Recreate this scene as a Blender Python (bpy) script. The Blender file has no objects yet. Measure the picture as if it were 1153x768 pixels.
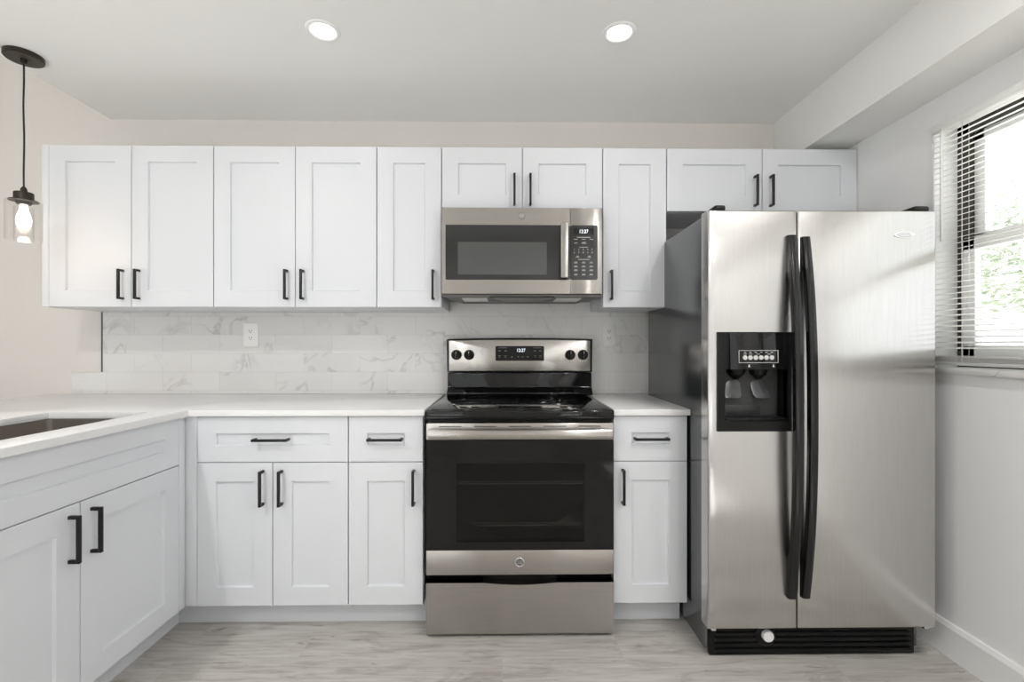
import bpy, bmesh, math, random
from mathutils import Vector, Matrix
random.seed(7)
sc = bpy.context.scene
C = bpy.context.collection

# ------------------------------------------------------------------ camera, world, light, exposure
cam_d = bpy.data.cameras.new('camera'); cam = bpy.data.objects.new('camera', cam_d); C.objects.link(cam)
cam.location = (0, -2.5396, 1.1742)
cam.rotation_euler = (math.pi/2, 0, -0.0136)
cam_d.sensor_width = 36; cam_d.lens = 16.433; cam_d.shift_y = 0.00433
cam_d.clip_start = 0.02; cam_d.clip_end = 200
sc.camera = cam

vs = sc.view_settings
vs.view_transform = 'Standard'; vs.look = 'None'; vs.gamma = 1; vs.use_curve_mapping = False
vs.exposure = 0.33
sc.cycles.use_denoising = True
sc.cycles.max_bounces = 10; sc.cycles.diffuse_bounces = 6; sc.cycles.glossy_bounces = 5
sc.cycles.transparent_max_bounces = 24; sc.cycles.sample_clamp_indirect = 6
sc.cycles.caustics_reflective = False; sc.cycles.caustics_refractive = False

SKY = 1.45            # overcast daylight
DOWNLIGHT = 0.5      # watts of one recessed ceiling light
PENDANT = 0.55
REAR_FILL = 4.6            # watts of one added fill light of the unseen rows behind the camera
w = bpy.data.worlds.new('overcast_sky'); sc.world = w; w.use_nodes = True
bg = w.node_tree.nodes['Background']
bg.inputs['Color'].default_value = (0.95, 0.98, 1.0, 1); bg.inputs['Strength'].default_value = SKY

def portal(name, loc, rot, sx, sy):
    d = bpy.data.lights.new(name, 'AREA'); d.shape = 'RECTANGLE'; d.size = sx; d.size_y = sy
    d.cycles.is_portal = True
    o = bpy.data.objects.new(name, d); C.objects.link(o); o.location = loc; o.rotation_euler = rot
    return o
# added sun through the made-up rear windows; its floor bounce brightens the ceiling
sun_d = bpy.data.lights.new('sun', 'SUN'); sun_d.energy = 14.5; sun_d.angle = math.radians(1.0); sun_d.color = (0.93, 0.975, 1.0)
sun = bpy.data.objects.new('sun', sun_d); C.objects.link(sun)
sun.rotation_euler = Vector((0.04, 0.57, -0.82)).to_track_quat('-Z', 'Y').to_euler()
# daylight comes in by the kitchen window and added unseen openings; a portal only tells the sampler where they are
portal('daylight_kitchen', (1.83, -1.42, 1.56), (0, math.pi/2, 0), 0.94, 1.36)
portal('daylight_dining', (-4.25, -2.45, 1.25), (0, -math.pi/2, 0), 2.1, 1.0)
portal('daylight_rear', (-1.65, -3.72, 1.3), (math.pi/2, 0, 0), 1.5, 2.0)
portal('daylight_rear_right', (1.13, -3.72, 1.3), (math.pi/2, 0, 0), 0.5, 2.0)

# ------------------------------------------------------------------ materials
MATS = {}
def mat(name, color, rough=0.5, metal=0.0, spec=0.5, **kw):
    m = bpy.data.materials.new(name); m.use_nodes = True
    b = m.node_tree.nodes['Principled BSDF']
    b.inputs['Base Color'].default_value = (*color, 1)
    b.inputs['Roughness'].default_value = rough
    b.inputs['Metallic'].default_value = metal
    b.inputs['Specular IOR Level'].default_value = spec
    for k, v in kw.items(): b.inputs[k.replace('_', ' ')].default_value = v
    MATS[name] = m
    return m
def nt(m): return m.node_tree.nodes, m.node_tree.links, m.node_tree.nodes['Principled BSDF']
def node(ns, t, **kw):
    n = ns.new(t)
    for k, v in kw.items(): setattr(n, k, v)
    return n
def ramp(ns, stops):
    r = ns.new('ShaderNodeValToRGB'); e = r.color_ramp.elements
    while len(e) < len(stops): e.new(0.5)
    for el, (p, c) in zip(e, stops): el.position = p; el.color = (*c, 1)
    return r
def coords(ns, ls, scale=(1, 1, 1), kind='geo', rot=(0, 0, 0)):
    mp = ns.new('ShaderNodeMapping'); mp.inputs['Scale'].default_value = scale; mp.inputs['Rotation'].default_value = rot
    if kind == 'geo': g = ns.new('ShaderNodeNewGeometry'); ls.new(g.outputs['Position'], mp.inputs['Vector'])
    else: g = ns.new('ShaderNodeTexCoord'); ls.new(g.outputs['Object'], mp.inputs['Vector'])
    return mp

wall_m = mat('wall_paint', (0.755, 0.725, 0.695), 0.75, spec=0.25)
ceil_m = mat('ceiling_paint', (0.87, 0.865, 0.85), 0.8, spec=0.2)
for m_ in (wall_m, ceil_m):
    ns, ls, b = nt(m_); mp = coords(ns, ls); n = node(ns, 'ShaderNodeTexNoise'); n.inputs['Scale'].default_value = 180
    bp = node(ns, 'ShaderNodeBump'); bp.inputs['Strength'].default_value = 0.04; bp.inputs['Distance'].default_value = 0.002
    ls.new(mp.outputs[0], n.inputs['Vector']); ls.new(n.outputs['Fac'], bp.inputs['Height']); ls.new(bp.outputs[0], b.inputs['Normal'])
rwall_m = mat('white_wall_paint', (0.87, 0.87, 0.875), 0.6, spec=0.3)
trim_m = mat('white_trim', (0.88, 0.88, 0.875), 0.4)
reveal_m = mat('white_reveal_paint', (0.93, 0.93, 0.925), 0.6)
cab_m = mat('cabinet_paint', (0.705, 0.722, 0.752), 0.38, spec=0.4)
cabin_m = mat('cabinet_box', (0.80, 0.79, 0.78), 0.5)
black_m = mat('matte_black_metal', (0.010, 0.0095, 0.0095), 0.38, spec=0.35)
bronze_m = mat('dark_bronze', (0.035, 0.027, 0.02), 0.42, metal=0.6)
frame_dark = mat('bronze_window_frame', (0.05, 0.045, 0.038), 0.5)
plastic_m = mat('white_plastic', (0.86, 0.86, 0.85), 0.35)
slot_m = mat('dark_slot', (0.03, 0.03, 0.03), 0.6)
bgloss = mat('black_gloss', (0.005, 0.005, 0.005), 0.07, spec=0.35)
bglass = mat('black_ceramic_glass', (0.004, 0.004, 0.0045), 0.05, spec=0.4)
bplast = mat('black_plastic', (0.007, 0.007, 0.007), 0.28, spec=0.2)
bmatte = mat('black_enamel', (0.005, 0.005, 0.005), 0.22, spec=0.18)
handle_m = mat('black_gloss_handle', (0.006, 0.006, 0.006), 0.12, spec=0.4)
grey_m = mat('grey_plastic', (0.07, 0.07, 0.07), 0.4)
panel_m = mat('dark_grey_glass', (0.020, 0.021, 0.021), 0.10, spec=0.6)
print_m = mat('white_print', (0.62, 0.62, 0.60), 0.5)
dimprint_m = mat('grey_print', (0.28, 0.28, 0.28), 0.5)
chrome_m = mat('chrome', (0.75, 0.75, 0.74), 0.12, metal=1.0)
blind_m = mat('blind_vinyl', (0.93, 0.925, 0.91), 0.45)
ns, ls, b = nt(blind_m)
tl_ = node(ns, 'ShaderNodeBsdfTranslucent'); tl_.inputs['Color'].default_value = (0.93, 0.925, 0.91, 1)
mxs = node(ns, 'ShaderNodeMixShader'); mxs.inputs[0].default_value = 0.5
o_ = [x for x in ns if x.type == 'OUTPUT_MATERIAL'][0]
ls.new(b.outputs[0], mxs.inputs[1]); ls.new(tl_.outputs[0], mxs.inputs[2]); ls.new(mxs.outputs[0], o_.inputs[0])
alu_m = mat('white_window_vinyl', (0.90, 0.90, 0.89), 0.4)
cord_m = mat('cord_white', (0.75, 0.74, 0.70), 0.7)
leaf_m = mat('leaves', (0.52, 0.57, 0.46), 0.55)
bark_m = mat('bark', (0.18, 0.13, 0.09), 0.9)
ground_m = mat('pale_bounce_ground', (0.70, 0.68, 0.64), 0.9)  # outside ground made pale so it bounces daylight up to the ceiling

def stainless(name, color, rough, axis, aniso=0.75, streak=60):
    m = mat(name, color, rough, metal=1.0); ns, ls, b = nt(m)
    b.inputs['Anisotropic'].default_value = aniso
    t = node(ns, 'ShaderNodeCombineXYZ')
    for i, k in enumerate('XYZ'): t.inputs[k].default_value = 1.0 if i == axis else 0.0
    ls.new(t.outputs[0], b.inputs['Tangent'])
    s = [streak, streak, streak]; grain = 2 if axis == 0 else 0
    s[grain] = 1.2
    mp = coords(ns, ls, tuple(s)); n = node(ns, 'ShaderNodeTexNoise'); n.inputs['Scale'].default_value = 6; n.inputs['Detail'].default_value = 4
    ls.new(mp.outputs[0], n.inputs['Vector'])
    mr = node(ns, 'ShaderNodeMapRange'); mr.inputs['To Min'].default_value = rough*0.85; mr.inputs['To Max'].default_value = rough*1.2
    ls.new(n.outputs['Fac'], mr.inputs['Value']); ls.new(mr.outputs[0], b.inputs['Roughness'])
    c = ramp(ns, [(0.25, tuple(x*0.95 for x in color)), (0.75, tuple(min(1, x*1.04) for x in color))])
    ls.new(n.outputs['Fac'], c.inputs[0]); ls.new(c.outputs[0], b.inputs['Base Color'])
    return m
steel_v = stainless('brushed_steel_vertical', (0.60, 0.588, 0.572), 0.21, 0, 0.7)     # grain runs up the fridge doors
steel_h = stainless('brushed_steel_horizontal', (0.43, 0.41, 0.385), 0.24, 2, 0.8)   # grain runs across the range
sink_m = mat('sink_steel', (0.50, 0.47, 0.44), 0.32, metal=1.0)

# textured black side of the fridge
side_m = mat('textured_black', (0.012, 0.0145, 0.017), 0.18, spec=0.5, IOR=2.4)
ns, ls, b = nt(side_m); mp = coords(ns, ls, (1, 1, 0.6)); n = node(ns, 'ShaderNodeTexNoise'); n.inputs['Scale'].default_value = 260; n.inputs['Detail'].default_value = 2
bp = node(ns, 'ShaderNodeBump'); bp.inputs['Strength'].default_value = 0.22; bp.inputs['Distance'].default_value = 0.001
ls.new(mp.outputs[0], n.inputs['Vector']); ls.new(n.outputs['Fac'], bp.inputs['Height']); ls.new(bp.outputs[0], b.inputs['Normal'])

# clear glass: reflecting film over a see-through body
def clear_glass(name, tint=(1, 1, 1), refl=1.0):
    m = bpy.data.materials.new(name); m.use_nodes = True; ns = m.node_tree.nodes; ls = m.node_tree.links
    for x in list(ns):
        if x.type != 'OUTPUT_MATERIAL': ns.remove(x)
    out = [x for x in ns if x.type == 'OUTPUT_MATERIAL'][0]
    tr = ns.new('ShaderNodeBsdfTransparent'); tr.inputs['Color'].default_value = (*tint, 1)
    gl = ns.new('ShaderNodeBsdfGlossy'); gl.inputs['Roughness'].default_value = 0.03
    fr = ns.new('ShaderNodeLayerWeight'); fr.inputs['Blend'].default_value = 0.5
    pw = ns.new('ShaderNodeMath'); pw.operation = 'POWER'; pw.inputs[1].default_value = 4.0
    mu = ns.new('ShaderNodeMath'); mu.operation = 'MULTIPLY_ADD'; mu.inputs[1].default_value = 0.55*refl; mu.inputs[2].default_value = 0.05*refl
    ls.new(fr.outputs['Facing'], pw.inputs[0])
    mx = ns.new('ShaderNodeMixShader')
    ls.new(pw.outputs[0], mu.inputs[0]); ls.new(mu.outputs[0], mx.inputs[0]); ls.new(tr.outputs[0], mx.inputs[1]); ls.new(gl.outputs[0], mx.inputs[2]); ls.new(mx.outputs[0], out.inputs[0])
    return m
glass_m = clear_glass('clear_glass')
pend_glass = clear_glass('pendant_glass', (0.99, 0.987, 0.983), 0.75)
oven_glass = clear_glass('oven_door_glass', (0.45, 0.44, 0.43), 0.5)
mw_glass = clear_glass('microwave_door_glass', (0.30, 0.31, 0.31), 1.3)

def emit(name, color, s):
    m = bpy.data.materials.new(name); m.use_nodes = True; b = m.node_tree.nodes['Principled BSDF']
    b.inputs['Base Color'].default_value = (*color, 1); b.inputs['Emission Color'].default_value = (*color, 1); b.inputs['Emission Strength'].default_value = s
    return m
lens_m = emit('light_lens', (1.0, 0.99, 0.97), 2.5)
bulb_m = emit('warm_bulb', (1.0, 0.93, 0.82), 4.0)
digit_m = emit('display_digits', (0.85, 0.93, 1.0), 1.0)

# marble tile backsplash: running bond of 4x12 inch tiles with soft grey veins
marble_m = mat('marble_tile', (0.8, 0.8, 0.8), 0.22, spec=0.5)
def veins(m, base, vein, scale, brick=False, amount=1.0):
    ns, ls, b = nt(m)
    mp = coords(ns, ls, (1, 1, 1), 'geo')
    if brick:
        tb = node(ns, 'ShaderNodeTexBrick'); tb.offset = 0.5; tb.inputs['Scale'].default_value = 1; tb.inputs['Brick Width'].default_value = 0.3; tb.inputs['Row Height'].default_value = 0.1; tb.inputs['Mortar Size'].default_value = 0.0
        tb.inputs['Color1'].default_value = (0, 0, 0, 1); tb.inputs['Color2'].default_value = (1, 1, 1, 1)
        tx = node(ns, 'ShaderNodeSeparateXYZ'); tc = node(ns, 'ShaderNodeCombineXYZ'); tg = node(ns, 'ShaderNodeNewGeometry'); ls.new(tg.outputs['Position'], tx.inputs[0])
        for k_, o_, u in (('X', 3.187, 'X'), ('Z', -0.931, 'Y')):
            q_ = node(ns, 'ShaderNodeMath', operation='ADD'); q_.inputs[1].default_value = o_; ls.new(tx.outputs[k_], q_.inputs[0]); ls.new(q_.outputs[0], tc.inputs[u])
        ls.new(tc.outputs[0], tb.inputs['Vector'])
        t3 = node(ns, 'ShaderNodeVectorMath', operation='SCALE'); t3.inputs[3].default_value = 9.0; ls.new(tb.outputs['Color'], t3.inputs[0])
        ta = node(ns, 'ShaderNodeVectorMath', operation='ADD'); ls.new(mp.outputs[0], ta.inputs[0]); ls.new(t3.outputs[0], ta.inputs[1]); mp = ta
    n1 = node(ns, 'ShaderNodeTexNoise'); n1.inputs['Scale'].default_value = scale*1.1; n1.inputs['Detail'].default_value = 5; n1.inputs['Distortion'].default_value = 0.9
    n2 = node(ns, 'ShaderNodeTexNoise'); n2.inputs['Scale'].default_value = scale*0.7; n2.inputs['Detail'].default_value = 3
    ls.new(mp.outputs[0], n1.inputs['Vector']); ls.new(mp.outputs[0], n2.inputs['Vector'])
    # a vein is where the noise crosses its middle value
    sb = node(ns, 'ShaderNodeMath', operation='SUBTRACT'); sb.inputs[1].default_value = 0.5
    ab = node(ns, 'ShaderNodeMath', operation='ABSOLUTE'); ls.new(n1.outputs['Fac'], sb.inputs[0]); ls.new(sb.outputs[0], ab.inputs[0])
    r1 = node(ns, 'ShaderNodeMapRange'); r1.inputs['From Min'].default_value = 0.0; r1.inputs['From Max'].default_value = 0.028; r1.inputs['To Min'].default_value = 1; r1.inputs['To Max'].default_value = 0
    ls.new(ab.outputs[0], r1.inputs['Value'])
    r2 = node(ns, 'ShaderNodeMapRange'); r2.inputs['From Min'].default_value = 0.46; r2.inputs['From Max'].default_value = 0.66
    ls.new(n2.outputs['Fac'], r2.inputs['Value'])
    mu = node(ns, 'ShaderNodeMath', operation='MULTIPLY'); ls.new(r1.outputs[0], mu.inputs[0]); ls.new(r2.outputs[0], mu.inputs[1])
    cl = node(ns, 'ShaderNodeMath', operation='MULTIPLY'); ls.new(r2.outputs[0], cl.inputs[0]); cl.inputs[1].default_value = 0.16
    ad = node(ns, 'ShaderNodeMath', operation='ADD', use_clamp=True); ls.new(mu.outputs[0], ad.inputs[0]); ls.new(cl.outputs[0], ad.inputs[1])
    am = node(ns, 'ShaderNodeMath', operation='MULTIPLY'); ls.new(ad.outputs[0], am.inputs[0]); am.inputs[1].default_value = amount
    mx = node(ns, 'ShaderNodeMix', data_type='RGBA'); ls.new(am.outputs[0], mx.inputs[0])
    mx.inputs[6].default_value = (*base, 1); mx.inputs[7].default_value = (*vein, 1)
    if not brick:
        ls.new(mx.outputs[2], b.inputs['Base Color']); return
    cx = node(ns, 'ShaderNodeSeparateXYZ'); cy = node(ns, 'ShaderNodeCombineXYZ')
    g = node(ns, 'ShaderNodeNewGeometry'); ls.new(g.outputs['Position'], cx.inputs[0])
    ax = node(ns, 'ShaderNodeMath', operation='ADD'); ax.inputs[1].default_value = 3.0 + 0.187
    az = node(ns, 'ShaderNodeMath', operation='ADD'); az.inputs[1].default_value = -0.931
    ls.new(cx.outputs['X'], ax.inputs[0]); ls.new(cx.outputs['Z'], az.inputs[0])
    ls.new(ax.outputs[0], cy.inputs['X']); ls.new(az.outputs[0], cy.inputs['Y'])
    br = node(ns, 'ShaderNodeTexBrick'); br.offset = 0.5; br.inputs['Scale'].default_value = 1
    br.inputs['Brick Width'].default_value = 0.3; br.inputs['Row Height'].default_value = 0.1
    br.inputs['Mortar Size'].default_value = 0.0011; br.inputs['Mortar Smooth'].default_value = 0.2; br.inputs['Bias'].default_value = 0
    br.inputs['Color1'].default_value = (1, 1, 1, 1); br.inputs['Color2'].default_value = (0.955, 0.955, 0.955, 1); br.inputs['Mortar'].default_value = (0.84, 0.83, 0.82, 1)
    ls.new(cy.outputs[0], br.inputs['Vector'])
    mm = node(ns, 'ShaderNodeMix', data_type='RGBA', blend_type='MULTIPLY'); mm.inputs[0].default_value = 1
    ls.new(mx.outputs[2], mm.inputs[6]); ls.new(br.outputs['Color'], mm.inputs[7]); ls.new(mm.outputs[2], b.inputs['Base Color'])
    bp = node(ns, 'ShaderNodeBump'); bp.inputs['Strength'].default_value = 0.35; bp.inputs['Distance'].default_value = 0.001; bp.invert = True
    ls.new(br.outputs['Fac'], bp.inputs['Height']); ls.new(bp.outputs[0], b.inputs['Normal'])
veins(marble_m, (0.735, 0.73, 0.72), (0.46, 0.455, 0.45), 4.4, True, 0.62)
quartz_m = mat('white_quartz', (0.86, 0.855, 0.85), 0.18)
veins(quartz_m, (0.82, 0.818, 0.82), (0.66, 0.69, 0.68), 2.6, False, 0.35)
sillmarble_m = mat('sill_marble', (0.8, 0.8, 0.8), 0.3)
veins(sillmarble_m, (0.84, 0.83, 0.82), (0.35, 0.34, 0.33), 9, False, 0.8)

# vinyl plank floor, planks run along X
floor_m = mat('vinyl_plank', (0.5, 0.45, 0.4), 0.42, spec=0.4)
ns, ls, b = nt(floor_m)
mp = coords(ns, ls, (1, 1, 1), 'geo'); mp.inputs['Location'].default_value = (-0.44, 0.039, 0)
br = node(ns, 'ShaderNodeTexBrick'); br.offset = 0.37; br.offset_frequency = 2; br.inputs['Scale'].default_value = 1
br.inputs['Brick Width'].default_value = 1.22; br.inputs['Row Height'].default_value = 0.15; br.inputs['Mortar Size'].default_value = 0.0009
br.inputs['Color1'].default_value = (0, 0, 0, 1); br.inputs['Color2'].default_value = (1, 1, 1, 1); br.inputs['Mortar'].default_value = (0.5, 0.5, 0.5, 1)
ls.new(mp.outputs[0], br.inputs['Vector'])
def plank_noise(sx, sy, scale, detail, rough, dist, shift):
    m_ = coords(ns, ls, (sx, sy, 1), 'geo')
    sh = node(ns, 'ShaderNodeVectorMath', operation='ADD'); s3 = node(ns, 'ShaderNodeVectorMath', operation='SCALE'); s3.inputs[3].default_value = shift
    ls.new(br.outputs['Color'], s3.inputs[0]); ls.new(m_.outputs[0], sh.inputs[0]); ls.new(s3.outputs[0], sh.inputs[1])
    n_ = node(ns, 'ShaderNodeTexNoise'); n_.inputs['Scale'].default_value = scale; n_.inputs['Detail'].default_value = detail; n_.inputs['Roughness'].default_value = rough; n_.inputs['Distortion'].default_value = dist
    ls.new(sh.outputs[0], n_.inputs['Vector']); return n_
def mul(a_, c_, f=1.0):
    m_ = node(ns, 'ShaderNodeMix', data_type='RGBA', blend_type='MULTIPLY'); m_.inputs[0].default_value = f
    ls.new(a_, m_.inputs[6]); ls.new(c_, m_.inputs[7]); return m_.outputs[2]
n1 = plank_noise(2.0, 26, 2.2, 9, 0.66, 0.35, 13.0)          # fine grain
cr = ramp(ns, [(0.28, (0.39, 0.36, 0.325)), (0.45, (0.55, 0.525, 0.49)), (0.62, (0.635, 0.612, 0.582)), (0.8, (0.675, 0.655, 0.63))])
ls.new(n1.outputs['Fac'], cr.inputs[0])
n3 = plank_noise(2.0, 9, 1.6, 5, 0.6, 1.2, 31.0)              # broad smudges
kr = ramp(ns, [(0.0, (0.60, 0.57, 0.54)), (0.34, (0.74, 0.72, 0.695)), (0.48, (1, 1, 1)), (1.0, (1.02, 1.02, 1.02))]); ls.new(n3.outputs['Fac'], kr.inputs[0])
n4 = plank_noise(5.0, 17, 1.5, 3, 0.5, 0.8, 57.0)             # knots
k4 = ramp(ns, [(0.0, (1, 1, 1)), (0.66, (1, 1, 1)), (0.74, (0.60, 0.56, 0.52)), (1.0, (0.5, 0.46, 0.42))]); ls.new(n4.outputs['Fac'], k4.inputs[0])
pr = ramp(ns, [(0, (0.83, 0.825, 0.82)), (1, (0.91, 0.91, 0.91))]); ls.new(br.outputs['Color'], pr.inputs[0])
o_ = mul(mul(mul(cr.outputs[0], kr.outputs[0]), k4.outputs[0]), pr.outputs[0])
m3 = node(ns, 'ShaderNodeMix', data_type='RGBA'); ls.new(br.outputs['Fac'], m3.inputs[0]); ls.new(o_, m3.inputs[6]); m3.inputs[7].default_value = (0.47, 0.44, 0.40, 1)
ls.new(m3.outputs[2], b.inputs['Base Color'])
bp = node(ns, 'ShaderNodeBump'); bp.inputs['Strength'].default_value = 0.10; bp.inputs['Distance'].default_value = 0.002
ls.new(n1.outputs['Fac'], bp.inputs['Height']); ls.new(bp.outputs[0], b.inputs['Normal'])

# ------------------------------------------------------------------ helpers
class MB:
    """collects shapes and links them as ONE mesh object"""
    def __init__(self): self.bm = bmesh.new()
    def _merge(self, t):
        me = bpy.data.meshes.new('tmp'); t.to_mesh(me); t.free(); self.bm.from_mesh(me); bpy.data.meshes.remove(me)
        return self
    def box(self, x0, x1, y0, y1, z0, z1, bevel=0.0, seg=2, edges=None):
        t = bmesh.new(); r = bmesh.ops.create_cube(t, size=1)
        for v in t.verts: v.co = Vector(((x0+x1)/2 + v.co.x*(x1-x0), (y0+y1)/2 + v.co.y*(y1-y0), (z0+z1)/2 + v.co.z*(z1-z0)))
        if bevel:
            es = list(t.edges)
            if edges == 'v': es = [e for e in es if abs(e.verts[0].co.z - e.verts[1].co.z) > 1e-6]
            if edges == 'y': es = [e for e in es if abs(e.verts[0].co.y - e.verts[1].co.y) > 1e-6]
            bmesh.ops.bevel(t, geom=es, offset=bevel, segments=seg, affect='EDGES', profile=0.5)
        return self._merge(t)
    def cyl(self, p0, p1, r, seg=24, r2=None, bevel=0.0):
        p0 = Vector(p0); p1 = Vector(p1); d = p1-p0; t = bmesh.new()
        bmesh.ops.create_cone(t, cap_ends=True, segments=seg, radius1=r, radius2=r if r2 is None else r2, depth=d.length)
        if bevel:
            es = [e for e in t.edges if abs(e.verts[0].co.z - e.verts[1].co.z) < 1e-6]
            bmesh.ops.bevel(t, geom=es, offset=bevel, segments=2, affect='EDGES', profile=0.5)
        q = Vector((0, 0, 1)).rotation_difference(d.normalized())
        t.transform(Matrix.Translation((p0+p1)/2) @ q.to_matrix().to_4x4())
        return self._merge(t)
    def lathe(self, prof, center=(0, 0, 0), seg=32, axis='z', sx=1.0):
        t = bmesh.new(); rings = []
        for r, z in prof:
            rings.append([t.verts.new((max(r, 1e-5)*math.cos(2*math.pi*i/seg)*sx, max(r, 1e-5)*math.sin(2*math.pi*i/seg), z)) for i in range(seg)])
        for a, c in zip(rings, rings[1:]):
            for i in range(seg): t.faces.new((a[i], a[(i+1) % seg], c[(i+1) % seg], c[i]))
        bmesh.ops.remove_doubles(t, verts=t.verts, dist=1e-5)
        bmesh.ops.recalc_face_normals(t, faces=t.faces)
        if axis == 'y': t.transform(Matrix.Rotation(math.pi/2, 4, 'X'))   # z -> -y
        t.transform(Matrix.Translation(Vector(center)))
        return self._merge(t)
    def prism(self, pts, a, c, axis='y', bevel=0.0):
        """polygon pts extruded from a to c along axis; pts are the two other coordinates in order"""
        t = bmesh.new()
        def P(p, s): return {'y': (p[0], s, p[1]), 'x': (s, p[0], p[1]), 'z': (p[0], p[1], s)}[axis]
        f0 = [t.verts.new(P(p, a)) for p in pts]; f1 = [t.verts.new(P(p, c)) for p in pts]
        t.faces.new(f0); t.faces.new(f1)
        for i in range(len(pts)):
            j = (i+1) % len(pts); t.faces.new((f0[i], f0[j], f1[j], f1[i]))
        bmesh.ops.recalc_face_normals(t, faces=t.faces)
        if bevel:
            bmesh.ops.bevel(t, geom=[e for e in t.edges if len(e.link_faces) == 2 and e.calc_face_angle(0) > 0.6], offset=bevel, segments=2, affect='EDGES', profile=0.5)
        return self._merge(t)
    def tube(self, pts, r, seg=10, flat=None):
        pts = [Vector(p) for p in pts]; t = bmesh.new(); rings = []; up = None
        for i, p in enumerate(pts):
            d = (pts[min(i+1, len(pts)-1)] - pts[max(i-1, 0)]).normalized()
            if up is None:
                up = Vector((1, 0, 0)) if abs(d.x) < 0.8 else Vector((0, 0, 1))
            s = d.cross(up).normalized(); u = s.cross(d).normalized(); up = u
            rr = r[i] if isinstance(r, (list, tuple)) else r
            a, bb = (rr, rr) if flat is None else (rr*flat[0], rr*flat[1])
            rings.append([t.verts.new(p + u*a*math.cos(2*math.pi*k/seg) + s*bb*math.sin(2*math.pi*k/seg)) for k in range(seg)])
        for a, c in zip(rings, rings[1:]):
            for k in range(seg): t.faces.new((a[k], a[(k+1) % seg], c[(k+1) % seg], c[k]))
        t.faces.new(rings[0]); t.faces.new(rings[-1]); bmesh.ops.recalc_face_normals(t, faces=t.faces)
        return self._merge(t)
    def cells(self, xs, ys, mask, z0, z1, bevel=0.0):
        """slab with holes: grid cells (i,j) where mask(i,j)"""
        t = bmesh.new(); V = {}
        def vv(i, j, z):
            k = (i, j, z)
            if k not in V: V[k] = t.verts.new((xs[i], ys[j], z))
            return V[k]
        nx, ny = len(xs)-1, len(ys)-1
        on = lambda i, j: 0 <= i < nx and 0 <= j < ny and mask(i, j)
        for i in range(nx):
            for j in range(ny):
                if not on(i, j): continue
                q = [(i, j), (i+1, j), (i+1, j+1), (i, j+1)]
                t.faces.new([vv(*p, z1) for p in q]); t.faces.new([vv(*p, z0) for p in reversed(q)])
                for (a, c, o) in ((q[0], q[1], (i, j-1)), (q[1], q[2], (i+1, j)), (q[2], q[3], (i, j+1)), (q[3], q[0], (i-1, j))):
                    if not on(*o): t.faces.new((vv(*a, z0), vv(*c, z0), vv(*c, z1), vv(*a, z1)))
        bmesh.ops.recalc_face_normals(t, faces=t.faces)
        if bevel:
            bmesh.ops.bevel(t, geom=[e for e in t.edges if len(e.link_faces) == 2 and e.calc_face_angle(0) > 0.6], offset=bevel, segments=2, affect='EDGES', profile=0.5)
        return self._merge(t)
    def panel_door(self, x0, x1, yf, yb, z0, z1, rail=0.075, depth=0.010, rail_z=None):
        """shaker door: front face at yf (towards -y), back at yb, centre panel set back"""
        rz = rail if rail_z is None else rail_z
        a, bq, c, d = x0+rail, x1-rail, z0+rz, z1-rz; s = 0.0030
        t = bmesh.new(); e = 0.0012
        def ring(xa, xb, za, zb, y): return [t.verts.new((xa, y, za)), t.verts.new((xb, y, za)), t.verts.new((xb, y, zb)), t.verts.new((xa, y, zb))]
        R = [ring(x0, x1, z0, z1, yb), ring(x0, x1, z0, z1, yf+e), ring(x0+e, x1-e, z0+e, z1-e, yf), ring(a, bq, c, d, yf), ring(a+s, bq-s, c+s, d-s, yf+depth)]
        for p, q in zip(R, R[1:]):
            for i in range(4): t.faces.new((p[i], p[(i+1) % 4], q[(i+1) % 4], q[i]))
        t.faces.new(R[-1]); t.faces.new(R[0]); bmesh.ops.recalc_face_normals(t, faces=t.faces)
        return self._merge(t)
    def text(self, s, center, size, depth=0.0004, facing='-y', shear=0.0, squash=1.0):
        cu = bpy.data.curves.new('txt', 'FONT'); cu.body = s; cu.size = size; cu.align_x = 'CENTER'; cu.align_y = 'CENTER'; cu.extrude = depth/2; cu.shear = shear
        cu.resolution_u = 3
        o = bpy.data.objects.new('txt', cu); C.objects.link(o)
        dg = bpy.context.evaluated_depsgraph_get(); me = bpy.data.meshes.new_from_object(o.evaluated_get(dg))
        bpy.data.objects.remove(o); bpy.data.curves.remove(cu)
        me.transform(Matrix.Diagonal((squash, 1, 1, 1)))
        me.transform(Matrix.Translation(Vector(center)) @ Matrix.Rotation(math.pi/2, 4, 'X'))
        self.bm.from_mesh(me); bpy.data.meshes.remove(me); return self
    def build(self, name, m, parent=None, smooth=True, loc=None):
        me = bpy.data.meshes.new(name); self.bm.to_mesh(me); self.bm.free()
        me.materials.append(m)
        if smooth:
            for p in me.polygons: p.use_smooth = True
            me.set_sharp_from_angle(angle=math.radians(32))
        o = bpy.data.objects.new(name, me); C.objects.link(o)
        if parent is not None: o.parent = parent
        if loc: o.location = loc
        return o

def thing(name, label, cat, loc=(0, 0, 0), rotz=0.0, group=None):
    o = bpy.data.objects.new(name, None); C.objects.link(o); o.empty_display_size = 0.05
    o.location = loc; o.rotation_euler = (0, 0, rotz); tag(o, label, cat, group); return o
def tag(o, label, cat, group=None):
    o['label'] = label; o['category'] = cat
    if group: o['group'] = group
    return o
def struct(o, label=None):
    o['kind'] = 'structure'
    if label: o['label'] = label
    return o

# ------------------------------------------------------------------ the room
XL, XR, YB, YF = -4.2, 1.682, 0.0, -3.6      # side walls, back wall, wall behind the camera
ZC, ZH = 2.388, 2.95                          # kitchen ceiling, higher ceiling of the next room
XE = -2.097                                   # where the kitchen ceiling ends
T = 0.14
struct(MB().box(XL-T, XR+T, YF-T, YB+T, -0.1, 0).build('floor', floor_m))
struct(MB().box(XL-T, XR+T, YB, YB+T, 0, ZH).build('wall_back', wall_m))
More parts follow.
